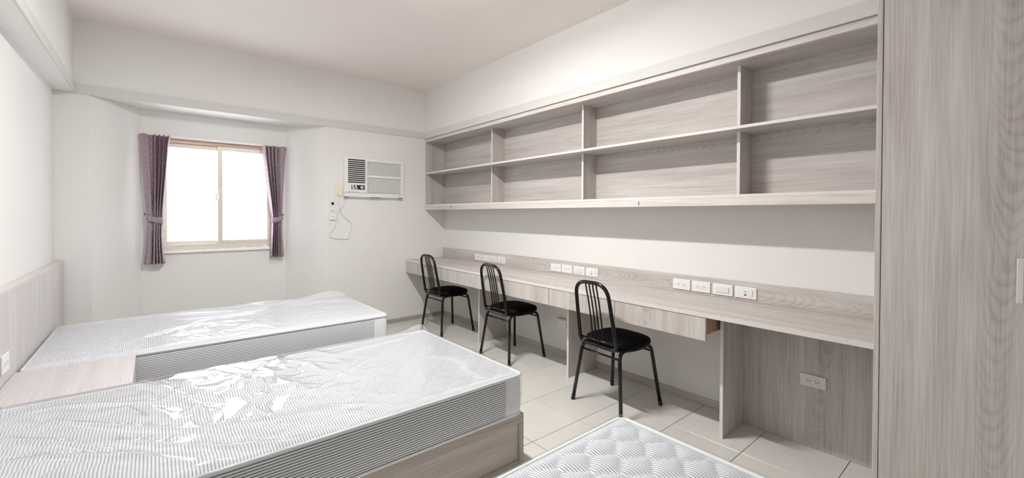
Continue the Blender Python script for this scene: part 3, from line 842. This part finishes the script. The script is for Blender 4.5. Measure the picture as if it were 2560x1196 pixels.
# ------------------------------------------------------------------ chairs
def arc_pts(path, rad, n=6):
    """rounds the corners of a polyline"""
    P = [Vector(p) for p in path]; out = [P[0]]
    for i in range(1, len(P)-1):
        a, b, c = P[i-1], P[i], P[i+1]
        d1, d2 = (a-b).normalized(), (c-b).normalized()
        L = min(rad, (a-b).length*.49, (c-b).length*.49)
        s, e_ = b+d1*L, b+d2*L
        for k in range(n+1):
            t = k/n; out.append(s*(1-t)**2+b*2*t*(1-t)+e_*t*t)
    out.append(P[-1]); return out
def make_chair():
    r = empty('desk_chair', (0, 0, 0), label='', cat='chair', group='black steel chairs at the desk')
    # legs: splayed tubes that bend under the seat
    for sx_ in (-1, 1):
        for sy_ in (-1, 1):
            path = [(sx_*.207, sy_*.207, .012), (sx_*.163, sy_*.158, .412), (sx_*.0, sy_*.150, .414)]
            lg = MB().tube(arc_pts(path, .05), .0125, 12).build('leg', M['black'], r, smooth=True, local=True)
            MB().tube([(sx_*.2085, sy_*.2085, 0), (sx_*.2085, sy_*.2085, .003), (sx_*.2045, sy_*.2045, .035)], [.012, .0142, .0135], 12).build('rubber_foot', M['rubber'], lg, smooth=True, local=True)
    for sx_ in (-1, 1):
        MB().tube([(sx_*.1675, -.160, .368), (sx_*.1675, .160, .368)], .0065, 10).build('stretcher', M['black'], r, smooth=True, local=True)
    # closed back hoop
    def bk(z): return -.188-.078*(z-.425)/.435
    zt, zb = .853, .424
    loop = [(bk(zb), 0, zb), (bk(zb), -.158, zb), (bk(zt), -.136, zt), (bk(zt), .136, zt), (bk(zb), .158, zb), (bk(zb), 0, zb)]
    def corner(path, rads, n=8):
        P = [Vector(p) for p in path]; out = [P[0]]
        for i in range(1, len(P)-1):
            a, b, c = P[i-1], P[i], P[i+1]
            d1, d2 = (a-b).normalized(), (c-b).normalized(); L = rads[i-1]
            for k in range(n+1):
                t = k/n; out.append((b+d1*L)*(1-t)**2+b*2*t*(1-t)+(b+d2*L)*t*t)
        return out
    MB().tube(corner(loop, [.055, .10, .10, .055]), .0128, 12, closed=True).build('back_hoop', M['black'], r, smooth=True, local=True)
    MB().tube([(bk(.462), -.150, .462), (bk(.462), .150, .462)], .007, 8).build('cross_bar', M['black'], r, smooth=True, local=True)
    for y in (-.045, -.015, .015, .045):
        pth = [(bk(.462)+.002, y, .462), (bk(.56)+.010, y, .56), (bk(.70)+.010, y, .70), (bk(.80)+.003, y, .80), (bk(.848), y, .850)]
        MB().tube(smooth_path([Vector(p) for p in pth], 3), .0052, 8).build('slat', M['black'], r, smooth=True, local=True)
    # seat pan and cushion
    def outline(sc, cx_=.008, n=48):
        P = []
        for k in range(n):
            a = 2*math.pi*k/n; c, s_ = math.cos(a), math.sin(a); e = 2/3.2
            x = math.copysign(abs(c)**e, c)*.190*sc; y = math.copysign(abs(s_)**e, s_)*(.190+.012*c)*sc
            P.append((cx_+x, y))
        return P
    mb = MB(); rings = [(.93, .422), (.99, .425), (1.0, .434), (1.0, .446), (.97, .458), (.87, .467), (.6, .472), (.25, .473)]
    n = 48; rows_ = [[(x, y, z) for x, y in outline(s_)] for s_, z in rings]
    for rw in rows_: mb.v += rw
    for i in range(len(rows_)-1):
        for k in range(n): mb.f.append([i*n+k, i*n+(k+1) % n, (i+1)*n+(k+1) % n, (i+1)*n+k])
    mb.f.append(list(range(n))[::-1]); mb.f.append([(len(rows_)-1)*n+k for k in range(n)])
    mb.build('seat', M['vinyl'], r, smooth=True, local=True, label='black vinyl cushion')
    mb = MB(); rows_ = [[(x, y, z) for x, y in outline(s_)] for s_, z in ((.88, .402), (.955, .405), (.965, .426))]
    for rw in rows_: mb.v += rw
    for i in range(2):
        for k in range(n): mb.f.append([i*n+k, i*n+(k+1) % n, (i+1)*n+(k+1) % n, (i+1)*n+k])
    mb.f.append(list(range(n))[::-1]); mb.f.append([2*n+k for k in range(n)])
    mb.build('seat_pan', M['black'], r, smooth=True, local=True)
    return r
ch = make_chair()
spots = [(2.455, 1.757, -3.5, 'black slat-back chair at the desk drawer nearest the wardrobe'),
         (2.530, 2.952, -.5, 'black slat-back chair in the middle of the desk row'),
         (2.527, 4.065, 1.0, 'black slat-back chair nearest the air-conditioner wall')]
for i, (x, y, a, lab) in enumerate(spots):
    o = ch if i == 0 else copy_tree(ch)
    o.location = (x, y, 0); o.rotation_euler = (0, 0, math.radians(a)); o['label'] = lab

# ------------------------------------------------------------------ ceiling lamp (above the frame)
LX, LY = 1.03, 2.12
lp = empty('ceiling_lamp', (LX, LY, ZC), label='short white fluorescent ceiling lamp above the beds', cat='lamp')
MB().box(LX-.06, LX+.06, LY-.33, LY+.33, ZC-.05, ZC).build('lamp_body', M['plastic'], lp, bevel=.008)
MB().tube([(LX, LY-.29, ZC-.075), (LX, LY+.29, ZC-.075)], .018, 14).build('lamp_tube', M['lamp'], lp, smooth=True)
for s_ in (-1, 1): MB().box(LX-.02, LX+.02, LY+s_*.305-.015, LY+s_*.305+.015, ZC-.098, ZC-.05).build('lamp_holder', M['plastic'], lp, bevel=.003)
ld = bpy.data.lights.new('lamp_light', 'AREA'); ld.shape = 'RECTANGLE'; ld.size = .08; ld.size_y = .56; ld.energy = LAMP_W; ld.color = (1, .985, .96)
lo_ = bpy.data.objects.new('lamp_light', ld); COL.objects.link(lo_); lo_.parent = lp; lo_.location = (0, 0, -.1)
ld.cycles.use_multiple_importance_sampling = False
